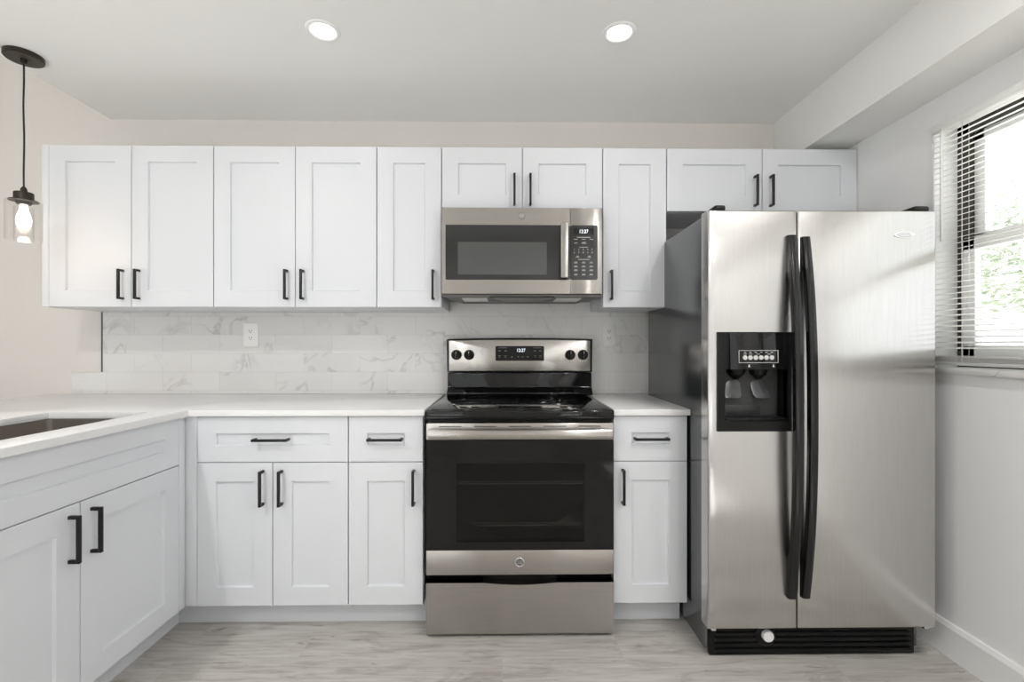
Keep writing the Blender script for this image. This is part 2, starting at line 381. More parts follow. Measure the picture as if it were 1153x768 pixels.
# right wall with the window opening
WY0, WY1, WZ0, WZ1 = -2.10, -0.722, 1.091, 2.030
t_ = 0.145
mb = MB(); mb.box(XR, XR+t_, YF, WY0, 0, ZH).box(XR, XR+t_, WY1, YB, 0, ZH).box(XR, XR+t_, WY0, WY1, 0, WZ0).box(XR, XR+t_, WY0, WY1, WZ1, ZH)
struct(mb.build('wall_right', rwall_m, smooth=False))
# left wall of the dining side with a window opening added for daylight
mb = MB(); mb.box(XL-T, XL, YF, -2.95, 0, ZH).box(XL-T, XL, -1.95, YB, 0, ZH).box(XL-T, XL, -2.95, -1.95, 2.3, ZH).box(XL-T, XL, -2.95, -1.95, 0, 0.2)
struct(mb.build('wall_left', wall_m, smooth=False))
# wall behind the camera with window openings added to let in light
mb = MB(); mb.box(XL, -2.4, YF-T, YF, 0, ZH).box(-0.9, 0.88, YF-T, YF, 0, ZH).box(1.38, XR, YF-T, YF, 0, ZH)
for u0, u1 in ((-2.4, -0.9), (0.88, 1.38)): mb.box(u0, u1, YF-T, YF, 0, 0.3).box(u0, u1, YF-T, YF, 2.3, ZH)
struct(mb.build('wall_front', wall_m, smooth=False))
struct(MB().box(XE, XR, YF, YB, ZC, ZC+0.12).build('ceiling', ceil_m, smooth=False), 'kitchen ceiling with two round recessed lights')
struct(MB().box(XL-T, XR+T, YF-T, YB+T, ZH, ZH+0.1).build('ceiling_upper', ceil_m, smooth=False))
struct(MB().box(XE-0.02, XE, YF, YB, ZC, ZH).build('trim_1', ceil_m, smooth=False), 'riser where the kitchen ceiling steps up')
struct(MB().box(1.468, XR, YF, YB, 2.140, ZC).build('ceiling_beam', ceil_m, smooth=False), 'boxed beam along the top of the window wall')
# baseboards
struct(MB().prism([(XR-0.017, 0), (XR, 0), (XR, 0.128), (XR-0.009, 0.128), (XR-0.017, 0.112)], YF, -0.02, 'y').build('baseboard_right', trim_m, smooth=False))
struct(MB().box(XL, XL+0.016, YF, YB, 0, 0.12, 0.004).build('baseboard_left', trim_m))
struct(MB().box(-4.18, -2.5, YB-0.016, YB, 0, 0.12, 0.004).build('baseboard_back', trim_m))

# kitchen window (right wall)
win = struct(MB().box(XR+0.095, XR+0.140, WY0+0.01, WY1, WZ0, WZ0+0.04).box(XR+0.095, XR+0.140, WY0+0.01, WY1, WZ1-0.04, WZ1)
             .box(XR+0.095, XR+0.140, WY1-0.052, WY1, WZ0, WZ1).box(XR+0.095, XR+0.140, WY0, WY0+0.05, WZ0, WZ1).build('window_1', frame_dark, smooth=False), 'bronze framed double hung window behind white blind')
def sash(y0, y1, z0, z1, x, wd, name):
    m = MB().box(x, x+0.025, y0, y1, z0, z0+wd, 0.003).box(x, x+0.025, y0, y1, z1-wd, z1, 0.003).box(x, x+0.025, y0, y0+wd, z0, z1, 0.003).box(x, x+0.025, y1-wd, y1, z0, z1, 0.003)
    s = m.build(name, alu_m, win)
    MB().box(x+0.010, x+0.015, y0+wd-0.004, y1-wd+0.004, z0+wd-0.004, z1-wd+0.004).build('pane', glass_m, s, smooth=False)
    return s
sash(WY0+0.05, WY1-0.052, 1.560, WZ1-0.04, XR+0.112, 0.040, 'upper_sash')
sash(WY0+0.05, WY1-0.040, WZ0+0.035, 1.585, XR+0.078, 0.048, 'lower_sash')
sl = struct(MB().box(XR-0.020, XR+0.10, WY0-0.03, WY1+0.012, WZ0-0.024, WZ0-0.001, 0.004).build('window_sill', sillmarble_m), 'grey veined marble window sill')
struct(MB().box(XR+0.003, XR+0.095, WY1-0.003, WY1, WZ0, WZ1).box(XR+0.003, XR+0.095, WY0, WY1, WZ1-0.003, WZ1).build('trim_2', reveal_m, smooth=False), 'white window reveal lining')

# unseen windows of the dining side and rear wall, added to light the room
def plain_window(name, axis, a0, a1, z0, z1, pos, mull, gm=None):
    m = MB(); f = 0.05
    def bx(u0, u1, zz0, zz1):
        if axis == 'y': m.box(pos, pos+0.06, u0, u1, zz0, zz1)
        else: m.box(u0, u1, pos, pos+0.06, zz0, zz1)
    bx(a0, a1, z0, z0+f); bx(a0, a1, z1-f, z1); bx(a0, a0+f, z0, z1); bx(a1-f, a1, z0, z1)
    for u in mull: bx(u-f/2, u+f/2, z0+f, z1-f)
    o = struct(m.build(name, trim_m, smooth=False))
    g = MB()
    if axis == 'y': g.box(pos+0.02, pos+0.026, a0+f, a1-f, z0+f, z1-f)
    else: g.box(a0+f, a1-f, pos+0.02, pos+0.026, z0+f, z1-f)
    g.build('pane', gm or glass_m, o, smooth=False)
plain_window('window_added_2', 'y', -2.95, -1.95, 0.2, 2.3, XL-0.1, ())
plain_window('window_added_3', 'x', -2.4, -0.9, 0.3, 2.3, YF-0.1, (-1.65,))
plain_window('window_added_4', 'x', 0.88, 1.38, 0.3, 2.3, YF-0.1, ())
# white panelled door in the wall behind the camera
d1 = struct(MB().box(-0.42, 0.42, YF, YF+0.03, 0.0, 2.03).build('door_1', trim_m, smooth=False), 'white panelled door behind the camera')
MB().box(-0.50, -0.42, YF, YF+0.04, 0, 2.11, 0.004).box(0.42, 0.50, YF, YF+0.04, 0, 2.11, 0.004).box(-0.42, 0.42, YF, YF+0.04, 2.03, 2.11, 0.004).build('door_casing', trim_m, d1)
for (a, bq) in ((-0.33, -0.04), (0.04, 0.33)):
    for (c, d) in ((0.2, 0.9), (1.05, 1.85)):
        MB().box(a, bq, YF+0.03, YF+0.036, c, d, 0.005).build('door_panel', trim_m, d1)
MB().cyl((0.36, YF+0.03, 1.0), (0.36, YF+0.09, 1.0), 0.012).lathe([(0.0, 0), (0.026, 0.004), (0.028, 0.015), (0.02, 0.03), (0, 0.034)], (0.36, YF+0.114, 1.0), axis='y').build('door_knob', chrome_m, d1)

# ------------------------------------------------------------------ backsplash
bs = struct(MB().box(-2.157, 1.20, -0.008, -0.0005, 1.0305, 1.3535).box(-2.322, 1.20, -0.008, -0.0005, 0.9145, 1.0305).box(-0.30, 0.46, -0.008, -0.0005, 1.3535, 1.42)
            .build('backsplash', marble_m, smooth=False), 'grey veined white marble tile backsplash')
MB().box(-2.163, -2.157, -0.011, -0.0005, 1.032, 1.3535).build('edge_strip', mat('tile_edge_trim', (0.10, 0.095, 0.09), 0.5), bs, smooth=False)

# ------------------------------------------------------------------ cabinets
def pull(parent, x, z, length=0.140, vertical=True, yf=0.0):
    """square bar pull standing 32 mm off a front face at yf"""
    h = length/2; s = 0.0052; m = MB()
    y0, y1 = yf-0.034, yf-0.0235
    if vertical:
        m.box(x-s, x+s, y0, y1, z-h, z+h, 0.0015)
        for k in (-1, 1): m.box(x-s, x+s, y1-0.001, yf, z+k*(h-s)-s, z+k*(h-s)+s, 0.0012)
    else:
        m.box(x-h, x+h, y0, y1, z-s, z+s, 0.0015)
        for k in (-1, 1): m.box(x+k*(h-s)-s, x+k*(h-s)+s, y1-0.001, yf, z-s, z+s, 0.0012)
    return m.build('handle', black_m, parent)
G = 0.0016   # half the gap between two fronts
def wall_cabinet(name, label, x0, x1, z0, z1, doors, depth=0.307, filler=0.0):
    """doors: list of (xa, xb, handle side or None) measured from x0"""
    t = thing(name, label, 'cabinet', (x0, 0, z0)); W, H = x1-x0, z1-z0; yf = -(depth+0.022)
    MB().box(0, W, -depth, -0.0015 if z0 > 1.5 else -0.009, 0, H, 0.0008).build('body', cab_m, t, smooth=False)
    if filler: MB().box(0, filler-G, yf+0.002, -depth, 0.0, H, 0.001).build('filler_strip', cab_m, t)
    for xa, xb, side in doors:
        d = MB().panel_door(xa+G, xb-G, yf, -depth-0.002, 0.001, H-0.001).build('door', cab_m, t, smooth=False)
        hl = 0.140 if H > 0.5 else 0.146
        zz = 0.034 + hl/2 if H > 0.5 else 0.022 + hl/2
        pull(d, xb-0.0375 if side == 'r' else xa+0.0375, zz, hl, True, yf)
    return t
ZU0, ZU1, ZS = 1.3545, 2.1115, 1.8115
wall_cabinet('wall_cabinet', 'white double-door wall cabinet at the far left, nearest the hanging pendant', -2.166, -1.370, ZU0, ZU1, [(0.033, 0.415, 'r'), (0.415, 0.796, 'l')], filler=0.033)
wall_cabinet('wall_cabinet', 'tall white double-door wall cabinet above the left wall outlet', -1.369, -0.608, ZU0, ZU1, [(0, 0.3805, 'r'), (0.3805, 0.761, 'l')])
wall_cabinet('wall_cabinet', 'narrow single-door white wall cabinet left of the microwave', -0.607, -0.303, ZU0, ZU1, [(0, 0.304, 'r')])
wall_cabinet('wall_cabinet', 'short white double-door cabinet directly above the microwave', -0.302, 0.4595, ZS, ZU1, [(0, 0.3808, 'r'), (0.3808, 0.7615, 'l')])
wall_cabinet('wall_cabinet', 'narrow single-door white wall cabinet between microwave and fridge', 0.4605, 0.7645, ZU0, ZU1, [(0, 0.304, 'l')])
wall_cabinet('wall_cabinet', 'short wide white double-door cabinet above the stainless fridge', 0.7655, 1.6795, ZS, ZU1, [(0, 0.457, 'r'), (0.457, 0.914, 'l')])

ZB, ZT, ZG = 0.1174, 0.8885, 0.699
def base_cabinet(name, label, loc, rotz, W, fronts, depth=0.607, filler_l=0.0, filler_r=0.0):
    t = thing(name, label, 'cabinet', loc, rotz); yf = -(depth+0.022)
    MB().box(0, W, -depth, -0.012, ZB, ZT).build('body', cab_m, t, smooth=False)
    tk = MB().box(-filler_l, W+(filler_r+0.126 if filler_r else 0), -0.541, -0.05, 0.0005, ZB)
    if filler_r: tk.box(W+0.127, W+filler_r+0.126, -0.6255, -0.541, 0.0005, ZB)     # wraps the inside corner
    tk.build('toe_kick', cab_m, t, smooth=False)
    if filler_l: MB().box(-filler_l, -0.0005, yf+0.001, -depth+0.02, ZB, ZT, 0.001).build('filler_strip', cab_m, t)
    if filler_r: MB().box(W+0.0005, W+filler_r, yf+0.001, -depth+0.02, ZB, ZT, 0.001).build('filler_strip', cab_m, t)
    for kind, xa, xb, side in fronts:
        if kind == 'door':
            d = MB().panel_door(xa+G, xb-G, yf, -depth-0.002, ZB, ZG-G).build('door', cab_m, t, smooth=False)
            pull(d, xb-0.0375 if side == 'r' else xa+0.0375, ZG-0.030-0.071, 0.142, True, yf)
        else:
            d = MB().panel_door(xa+G, xb-G, yf, -depth-0.002, ZG+G, ZT-0.004, 0.075, rail_z=0.0675).build('drawer' if kind == 'drawer' else 'false_front', cab_m, t, smooth=False)
            if kind == 'drawer': pull(d, (xa+xb)/2, (ZG+ZT)/2, 0.142, False, yf)
    return t
base_cabinet('base_cabinet', 'wide white base cabinet with one drawer over two doors, in the corner', (-1.251, 0, 0), 0, 0.610, [('drawer', 0, 0.610, ''), ('door', 0, 0.305, 'r'), ('door', 0.305, 0.610, 'l')], filler_l=0.0475)
base_cabinet('base_cabinet', 'narrow white base cabinet touching the left side of the range', (-0.640, 0, 0), 0, 0.3045, [('drawer', 0, 0.3045, ''), ('door', 0, 0.3045, 'r')])
base_cabinet('base_cabinet', 'narrow white base cabinet between the range and the fridge', (0.4415, 0, 0), 0, 0.3055, [('drawer', 0, 0.3055, ''), ('door', 0, 0.3055, 'l')])
# sink cabinet of the peninsula: its doors face +x
sc_w = 0.860; y_right = -0.668
skc = base_cabinet('base_cabinet', 'white sink cabinet of the peninsula with two large doors', (-1.295-0.629, y_right-sc_w, 0), math.pi/2, sc_w, [('false', 0, sc_w, ''), ('door', 0, sc_w/2, 'r'), ('door', sc_w/2, sc_w, 'l')], filler_r=0.038)
for ch in skc.children:
    if ch.name.startswith('body'):
        bpy.data.objects.remove(ch)
# open topped body so that the bowl hangs inside
for xa in (0, sc_w-0.018): MB().box(xa, xa+0.018, -0.607, -0.012, ZB, ZT).build('side_panel', cab_m, skc, smooth=False)
MB().box(0.018, sc_w-0.018, -0.024, -0.012, ZB, ZT).build('rear_panel', cab_m, skc, smooth=False)
MB().box(0.018, sc_w-0.018, -0.607, -0.024, ZB, ZB+0.018).build('bottom_panel', cab_m, skc, smooth=False)
MB().box(0.018, sc_w-0.018, -0.607, -0.595, ZB+0.018, ZT).build('front_frame', cab_m, skc, smooth=False)
MB().box(-0.02, 0.0, -0.629, -0.012, 0.001, ZT).build('end_panel', cab_m, skc, smooth=False)
MB().box(-0.02, sc_w, -0.010, 0.10, 0.001, ZT-0.001).build('back_panel', cab_m, skc, smooth=False)

# ------------------------------------------------------------------ worktops and sink
SX0, SX1, SY0, SY1 = -1.775, -1.388, -1.42, -0.698
xs = [-2.425, SX0, SX1, -1.272, -0.3275]; ys = [-1.66, SY0, SY1, -0.648, -0.0085]
def cmask(i, j):
    if i == 3: return j == 3
    if i == 1 and j == 1: return False
    return True
ct = MB().cells(xs, ys, cmask, 0.889, 0.914, 0.0015).build('worktop', quartz_m)
tag(ct, 'white quartz L-shaped worktop around the sink, running left of the range', 'worktop')
ct2 = MB().box(0.4395, 0.7525, -0.648, -0.0085, 0.889, 0.914, 0.0015).build('worktop', quartz_m)
tag(ct2, 'short white quartz worktop between the range and the fridge', 'worktop')
# undermount bowl
sk = thing('sink', 'undermount stainless steel sink sunk into the left peninsula worktop', 'sink', ((SX0+SX1)/2, (SY0+SY1)/2, 0.887))
def rrect(w, h, r, n=5):
    p = []
    for cx, cy, a in ((w-r, h-r, 0), (-w+r, h-r, 90), (-w+r, -h+r, 180), (w-r, -h+r, 270)):
        for k in range(n+1):
            q = math.radians(a+90*k/n); p.append((cx+r*math.cos(q), cy+r*math.sin(q)))
    return p
hw, hh = (SX1-SX0)/2, (SY1-SY0)/2
t = bmesh.new(); rings = []
for (ex, z, r) in ((0.022, 0.0, 0.02), (0.004, 0.0, 0.018), (0.004, -0.185, 0.018), (-0.012, -0.205, 0.02), (-0.15, -0.210, 0.02)):
    rings.append([t.verts.new((x, y, z)) for x, y in rrect(hw+ex, hh+ex, r)])
for a, c in zip(rings, rings[1:]):
    n = len(a)
    for i in range(n): t.faces.new((a[i], a[(i+1) % n], c[(i+1) % n], c[i]))
t.faces.new(rings[-1]); bmesh.ops.recalc_face_normals(t, faces=t.faces); 
bmesh.ops.reverse_faces(t, faces=t.faces)
m = MB(); m._merge(t)
bowl = m.build('bowl', sink_m, sk)
sd = bowl.modifiers.new('sheet', 'SOLIDIFY'); sd.thickness = 0.0012; sd.offset = -1
MB().lathe([(0, 0.0006), (0.030, 0.0006), (0.044, 0.003), (0.046, 0.0)], (0, 0, -0.2095)).build('drain', chrome_m, sk)

# ------------------------------------------------------------------ monogram badge shared by range and microwave
def badge(parent, x, y, z, r, dark=True):
    rim = MB().lathe([(0, 0), (r, 0), (r, 0.0022), (r*0.90, 0.0034), (r*0.80, 0.0022), (0, 0.0022)], (x, y, z), axis='y', seg=40).build('badge', chrome_m if dark else steel_h, parent)
    if dark: MB().lathe([(0, 0), (r*0.80, 0), (r*0.80, 0.0004), (0, 0.0004)], (x, y-0.0022, z), axis='y', seg=40).build('badge_field', grey_m, rim)
    m = MB(); m.text('GE', (x, y-0.0032, z), r*0.92, 0.0006, shear=0.25)
    # the four curls around the letters
    for k in range(4):
        a0 = math.pi/4 + k*math.pi/2; pts = []
        for q in range(9):
            u = q/8; a = a0 - 0.62 + 1.15*u; rr = r*(0.68 - 0.16*u*u)
            pts.append((x+rr*math.cos(a), y-0.0030, z+rr*math.sin(a)))
        m.tube(pts, r*0.035, 6)
    m.build('monogram', chrome_m, rim)

# ------------------------------------------------------------------ range
RX = 0.0580; HWR = 0.3785
rg = thing('range', 'stainless steel electric range with black glass cooktop between white cabinets', 'range', (RX, -0.02, 0))
Y = lambda y: y+0.02      # world y to local y
MB().box(-HWR+0.002, HWR-0.002, Y(-0.625), Y(-0.045), 0.028, 0.884, 0.003).build('body', bmatte, rg)
for sx in (-1, 1):
    for yy in (-0.60, -0.10):
        MB().cyl((sx*(HWR-0.035), Y(yy), 0.0), (sx*(HWR-0.035), Y(yy), 0.03), 0.016, 16).build('foot', bplast, rg)
# cooktop: black frame with raised lip and glass
ckt = MB().box(-HWR-0.001, HWR+0.001, Y(-0.668), Y(-0.045), 0.876, 0.914, 0.007, 3).build('cooktop', bgloss, rg)
MB().box(-HWR+0.020, HWR-0.020, Y(-0.645), Y(-0.115), 0.9135, 0.9165, 0.001).build('glass_plate', bglass, ckt)
for (bx_, by_, r_) in ((-0.19, -0.50, 0.115), (0.19, -0.50, 0.095), (-0.19, -0.23, 0.078), (0.19, -0.23, 0.095)):
    MB().lathe([(r_-0.0012, 0), (r_+0.0012, 0), (r_+0.0012, 0.0001), (r_-0.0012, 0.0001), (r_-0.0012, 0)], (bx_, Y(by_), 0.9166), seg=48).build('burner_ring', mat('burner_print', (0.012, 0.012, 0.012), 0.06, spec=0.4) if 'burner_print' not in MATS else MATS['burner_print'], ckt)
# backguard: slanted riser, black case, stainless control panel
bk = MB().prism([(Y(-0.012), 0.9155), (Y(-0.012), 1.03), (Y(-0.085), 1.03), (Y(-0.085), 0.955), (Y(-0.118), 0.930), (Y(-0.118), 0.9155)], -0.3785, 0.3785, 'x', 0.003).build('backguard', bgloss, rg, loc=(0.016, 0, 0))
top = [(-0.382+0.764*k/16, 1.208+0.006*(1-(2*k/16-1)**2)) for k in range(17)]
MB().prism([(-0.3795, 1.034), *[(-0.382, 1.03)][:0], *top, (0.3795, 1.034)], Y(-0.092), Y(-0.012), 'y', 0.003).build('backguard_case', bplast, bk)
tp = [(-0.370+0.740*k/16, 1.199+0.005*(1-(2*k/16-1)**2)) for k in range(17)]
cp = MB().prism([(-0.370, 1.041), *tp, (0.370, 1.041)], Y(-0.097), Y(-0.085), 'y', 0.0015).build('control_panel', steel_h, bk)
for kx in (-0.331, -0.265, 0.264, 0.331):
    kb = MB().lathe([(0, 0), (0.0265, 0), (0.0265, 0.004), (0.0225, 0.006), (0.021, 0.020), (0.019, 0.0225), (0, 0.0225)], (kx, Y(-0.097), 1.125), axis='y', seg=36).build('knob', bplast, cp)
    MB().box(kx-0.0045, kx+0.0045, Y(-0.127), Y(-0.118), 1.125-0.0195, 1.125+0.0195, 0.002).build('knob_grip', bgloss, kb)
    MB().box(kx-0.0009, kx+0.0009, Y(-0.1275), Y(-0.1269), 1.131, 1.143).build('pointer', print_m, kb, smooth=False)
for kx in (-0.331, -0.265, 0.264, 0.331):
    MB().box(kx-0.002, kx+0.002, Y(-0.0974), Y(-0.0968), 1.160, 1.164).build('knob_mark', slot_m, cp, smooth=False)
    MB().box(kx-0.005, kx+0.005, Y(-0.0974), Y(-0.0968), 1.0855, 1.087).build('knob_mark', slot_m, cp, smooth=False)
for x_, z_ in ((-0.198, 1.152), (-0.202, 1.140), (-0.197, 1.127)): MB().box(x_-0.002, x_+0.002, Y(-0.0974), Y(-0.0968), z_-0.002, z_+0.002).build('indicator_mark', slot_m, cp, smooth=False)
ds = MB().box(-0.127, 0.127, Y(-0.1000), Y(-0.0960), 1.094, 1.171, 0.006, 3, 'y').build('display', bgloss, cp)
MB().text('12:27', (0.006, Y(-0.1003), 1.148), 0.024, squash=0.85).build('clock_digits', digit_m, ds, smooth=False)
dm = MB()
for (x_, z_) in [(-0.106, 1.146), (-0.074, 1.146), (0.078, 1.146), (0.106, 1.146)]: dm.box(x_-0.006, x_+0.006, Y(-0.1005), Y(-0.0999), z_-0.001, z_+0.001)
for (x_, z_) in [(-0.107, 1.116), (-0.075, 1.116), (0.080, 1.116), (0.107, 1.116)]:
    dm.box(x_-0.006, x_+0.006, Y(-0.1005), Y(-0.0999), z_+0.003, z_+0.0045).box(x_-0.003, x_+0.003, Y(-0.1005), Y(-0.0999), z_-0.004, z_-0.0025)
for x_ in (-0.041, -0.008, 0.015, 0.041): dm.box(x_-0.0025, x_+0.0025, Y(-0.1005), Y(-0.0999), 1.113, 1.1165)
dm.box(-0.112, -0.067, Y(-0.1005), Y(-0.0999), 1.1605, 1.162).box(0.071, 0.113, Y(-0.1005), Y(-0.0999), 1.1605, 1.162)
dm.build('panel_print', dimprint_m, ds, smooth=False)
# oven door: steel top rail, black glass, steel bottom rail, window with racks behind
od = MB().cells([-HWR+0.001, -0.255, 0.2595, HWR-0.001], [0, 1, 2, 3], lambda i, j: not (i == 1 and j == 1), 0, 1)
for v in od.bm.verts:
    zz = {0: 0.352, 1: 0.384, 2: 0.701, 3: 0.794}[round(v.co.y)]; yy = Y(-0.660) if v.co.z > 0.5 else Y(-0.628)
    v.co = Vector((v.co.x, yy, zz))
bmesh.ops.recalc_face_normals(od.bm, faces=od.bm.faces)
od = od.build('oven_door', bgloss, rg, smooth=False)
MB().box(-HWR+0.001, HWR-0.001, Y(-0.661), Y(-0.628), 0.795, 0.862, 0.003).build('top_rail', steel_h, od)
MB().box(-HWR+0.001, HWR-0.001, Y(-0.661), Y(-0.628), 0.252, 0.351, 0.002).build('bottom_rail', steel_h, od)
MB().box(-0.258, 0.2625, Y(-0.6565), Y(-0.6525), 0.380, 0.705).build('window_pane', oven_glass, od, smooth=False)
# vent slits above the handle
for k in range(5): MB().box(-0.28+0.14*k-0.045, -0.28+0.14*k+0.045, Y(-0.6622), Y(-0.6600), 0.8475, 0.8505).build('vent_slit', slot_m, od, smooth=False)
# bowed flat handle
hp = []
for k in range(25):
    u = -1+2*k/24; hp.append((0.362*u, Y(-0.700-0.020*(1-u*u)), 0.826))
hd = MB().tube(hp, 0.0185, 14, flat=(1.0, 0.42)).build('handle', steel_h, od)
for xa in (-0.366, 0.335): MB().box(xa, xa+0.031, Y(-0.705), Y(-0.660), 0.812, 0.842, 0.006).build('handle_mount', steel_h, hd)
# oven interior with racks (recess behind the pane)

m = MB()
for zz in (0.445, 0.613):
    m.cyl((-0.25, Y(-0.642), zz), (0.255, Y(-0.642), zz), 0.003, 8)
    m.cyl((-0.25, Y(-0.634), zz+0.006), (0.255, Y(-0.634), zz+0.006), 0.002, 8)
m.build('oven_rack', chrome_m, od)
badge(od, -0.0015, Y(-0.661), 0.303, 0.0185)
# storage drawer with the shallow dip for the fingers
dip = [(-HWR+0.001, 0.2205), (-0.17, 0.2205)]
for k in range(11):
    u = -1+2*k/10; dip.append((0.15*u, 0.2205-0.0085*math.cos(u*math.pi/2)))
dip += [(0.17, 0.2205), (HWR-0.001, 0.2205)]
dr = MB().prism([(-HWR+0.001, 0.016), *dip, (HWR-0.001, 0.016)], Y(-0.662), Y(-0.626), 'y').build('storage_drawer', steel_h, rg, smooth=False)

# ------------------------------------------------------------------ microwave
MX = 0.0765; HM = 0.3705
mw = thing('microwave', 'stainless over-the-range microwave under the short cabinet', 'microwave', (MX, 0, 1.405))
Z = lambda z: z-1.405
MB().box(-HM+0.001, HM-0.001, -0.355, -0.009, 0.004, 0.4045, 0.002).build('body', grey_m, mw)
xd = 0.2215     # where the door meets the control side
# door frame with opening for the glass
fr = MB().cells([-HM, -0.3525, 0.171, xd-0.001], [0, 1, 2, 3], lambda i, j: not (i == 1 and j == 1), 0, 1)
for v in fr.bm.verts:
    zz = {0: 0.0075, 1: Z(1.4765), 2: Z(1.7285), 3: 0.4035}[round(v.co.y)]; v.co = Vector((v.co.x, -0.387 if v.co.z > 0.5 else -0.358, zz))
bmesh.ops.recalc_face_normals(fr.bm, faces=fr.bm.faces)
dr_ = fr.build('door', steel_h, mw, smooth=False)
MB().box(-0.3525, xd-0.002, -0.3895, -0.3835, Z(1.4765), Z(1.7285), 0.008, 3, 'y').build('door_glass', panel_m, dr_)
MB().box(-0.296, 0.113, -0.3902, -0.3893, Z(1.500), Z(1.650), 0.002, 2, 'y').build('window_screen', mat('microwave_screen', (0.075, 0.08, 0.078), 0.12, spec=0.7), dr_)
MB().box(0.1735, 0.2105, -0.425, -0.410, Z(1.481), Z(1.731), 0.005, 3).box(0.178, 0.206, -0.4105, -0.389, Z(1.492), Z(1.516), 0.002).box(0.178, 0.206, -0.4105, -0.389, Z(1.698), Z(1.722), 0.002).build('handle', steel_h, dr_)
badge(dr_, -0.0035, -0.387, Z(1.7715), 0.0165, dark=False)
cs = MB().box(xd+0.001, HM, -0.387, -0.358, 0.0075, 0.4035, 0.002).build('control_side', steel_h, mw)
kp = MB().box(xd+0.0015, 0.3475, -0.3895, -0.384, Z(1.4765), Z(1.7285), 0.008, 3, 'y').build('keypad', panel_m, cs)
dp = MB().box(0.2365, 0.3285, -0.3902, -0.389, Z(1.684), Z(1.715), 0.0015, 2, 'y').build('display', bgloss, kp)
MB().text('12:27', (0.283, -0.3904, Z(1.699)), 0.023, squash=0.85).build('clock_digits', digit_m, dp, smooth=False)
pm = MB(); yk = (-0.3901, -0.3893)
def dash(x_, z_, w_, h_=0.0024): pm.box(x_-w_/2, x_+w_/2, yk[0], yk[1], z_-h_/2, z_+h_/2)
dash(0.283, Z(1.6725), 0.062); 
for x_ in (0.247, 0.283, 0.319): dash(x_, Z(1.6635), 0.017, 0.002)
dash(0.247, Z(1.646), 0.014, 0.002); dash(0.284, Z(1.649), 0.016, 0.002); dash(0.284, Z(1.645), 0.022, 0.002)
dash(0.283, Z(1.627), 0.038, 0.002)
for row, zz in (('12345', 1.6165), ('67890', 1.602)):
    for k, ch in enumerate(row): pm.text(ch, (0.240+0.0205*k, yk[0], Z(zz)), 0.0105)
for x_, zz in ((0.255, 1.586), (0.309, 1.586)): dash(x_, Z(zz), 0.010, 0.0018); dash(x_, Z(zz)-0.005, 0.016, 0.0018)
dash(0.283, Z(1.5705), 0.052, 0.002)
for zz in (1.5565, 1.5385, 1.521, 1.501):
    for x_ in (0.247, 0.283, 0.318): dash(x_, Z(zz)+0.002, 0.013, 0.0018); dash(x_, Z(zz)-0.002, 0.017, 0.0018)
pm.build('keypad_print', print_m, kp, smooth=False)
# underside: pan with grease filters and lamp pocket
pan = MB().prism([(-HM+0.002, -0.384), (HM-0.002, -0.384), (HM-0.002, -0.33), (0.300, -0.012), (-0.300, -0.012), (-HM+0.002, -0.33)], -0.006, 0.004, 'z').build('underside', grey_m, mw, smooth=False)
MB().box(-0.285, -0.165, -0.32, -0.16, -0.0085, -0.006, 0.001).build('grease_filter', alu_m, pan)
MB().box(0.165, 0.285, -0.32, -0.16, -0.0085, -0.006, 0.001).build('grease_filter', alu_m, pan)
MB().prism([(-0.15, -0.385), (0.15, -0.385), (0.10, -0.18), (-0.10, -0.18)], -0.010, -0.005, 'z').build('lamp_cover', bmatte, pan, smooth=False)

# ------------------------------------------------------------------ refrigerator
FX0, FX1, FS = 0.741, 1.5855, 1.070
fz = thing('refrigerator', 'tall side-by-side fridge with stainless doors and black sides', 'refrigerator', (1.163, -0.45, 0))
def FL(x): return x-1.163
def FY(y): return y+0.45
fb = MB().box(FL(0.7545), FL(1.575), FY(-0.772), FY(-0.075), 0.022, 1.668, 0.006, 3).build('body', side_m, fz)
for sx in (0.80, 1.53):
    for yy in (-0.72, -0.14): MB().cyl((FL(sx), FY(yy), 0), (FL(sx), FY(yy), 0.024), 0.018, 14).build('foot', bplast, fz)
yf_, yb_ = FY(-0.840), FY(-0.780)
zl, zt = 0.1345, 1.6705
# gasket line between doors and body
MB().box(FL(0.757), FL(1.573), FY(-0.7805), FY(-0.7715), 0.14, 1.664).build('gasket', slot_m, fz, smooth=False)
# freezer door, with the dispenser opening
DX0, DX1, DZ0, DZ1 = 0.7725, 1.0465, 0.8595, 1.2235
fd = MB().cells([FL(FX0), FL(DX0), FL(DX1), FL(FS-0.0018)], [0, 1, 2, 3], lambda i, j: not (i == 1 and j == 1), 0, 1)
for v in fd.bm.verts:
    zz = {0: zl, 1: DZ0, 2: DZ1, 3: zt}[round(v.co.y)]; v.co = Vector((v.co.x, yf_ if v.co.z > 0.5 else yb_, zz))
bmesh.ops.recalc_face_normals(fd.bm, faces=fd.bm.faces)
es = [e for e in fd.bm.edges if all(abs(v.co.y-yf_) < 1e-6 for v in e.verts) and (all(abs(v.co.x-FL(FX0)) < 1e-6 for v in e.verts) or all(abs(v.co.x-FL(FS-0.0018)) < 1e-6 for v in e.verts) or all(abs(v.co.z-zl) < 1e-6 for v in e.verts) or all(abs(v.co.z-zt) < 1e-6 for v in e.verts))]
bmesh.ops.bevel(fd.bm, geom=es, offset=0.007, segments=3, affect='EDGES', profile=0.5)
fdo = fd.build('freezer_door', steel_v, fz)
rd = MB().box(FL(FS+0.0018), FL(FX1), yf_, yb_, zl, zt, 0.007, 3).build('fridge_door', steel_v, fz)
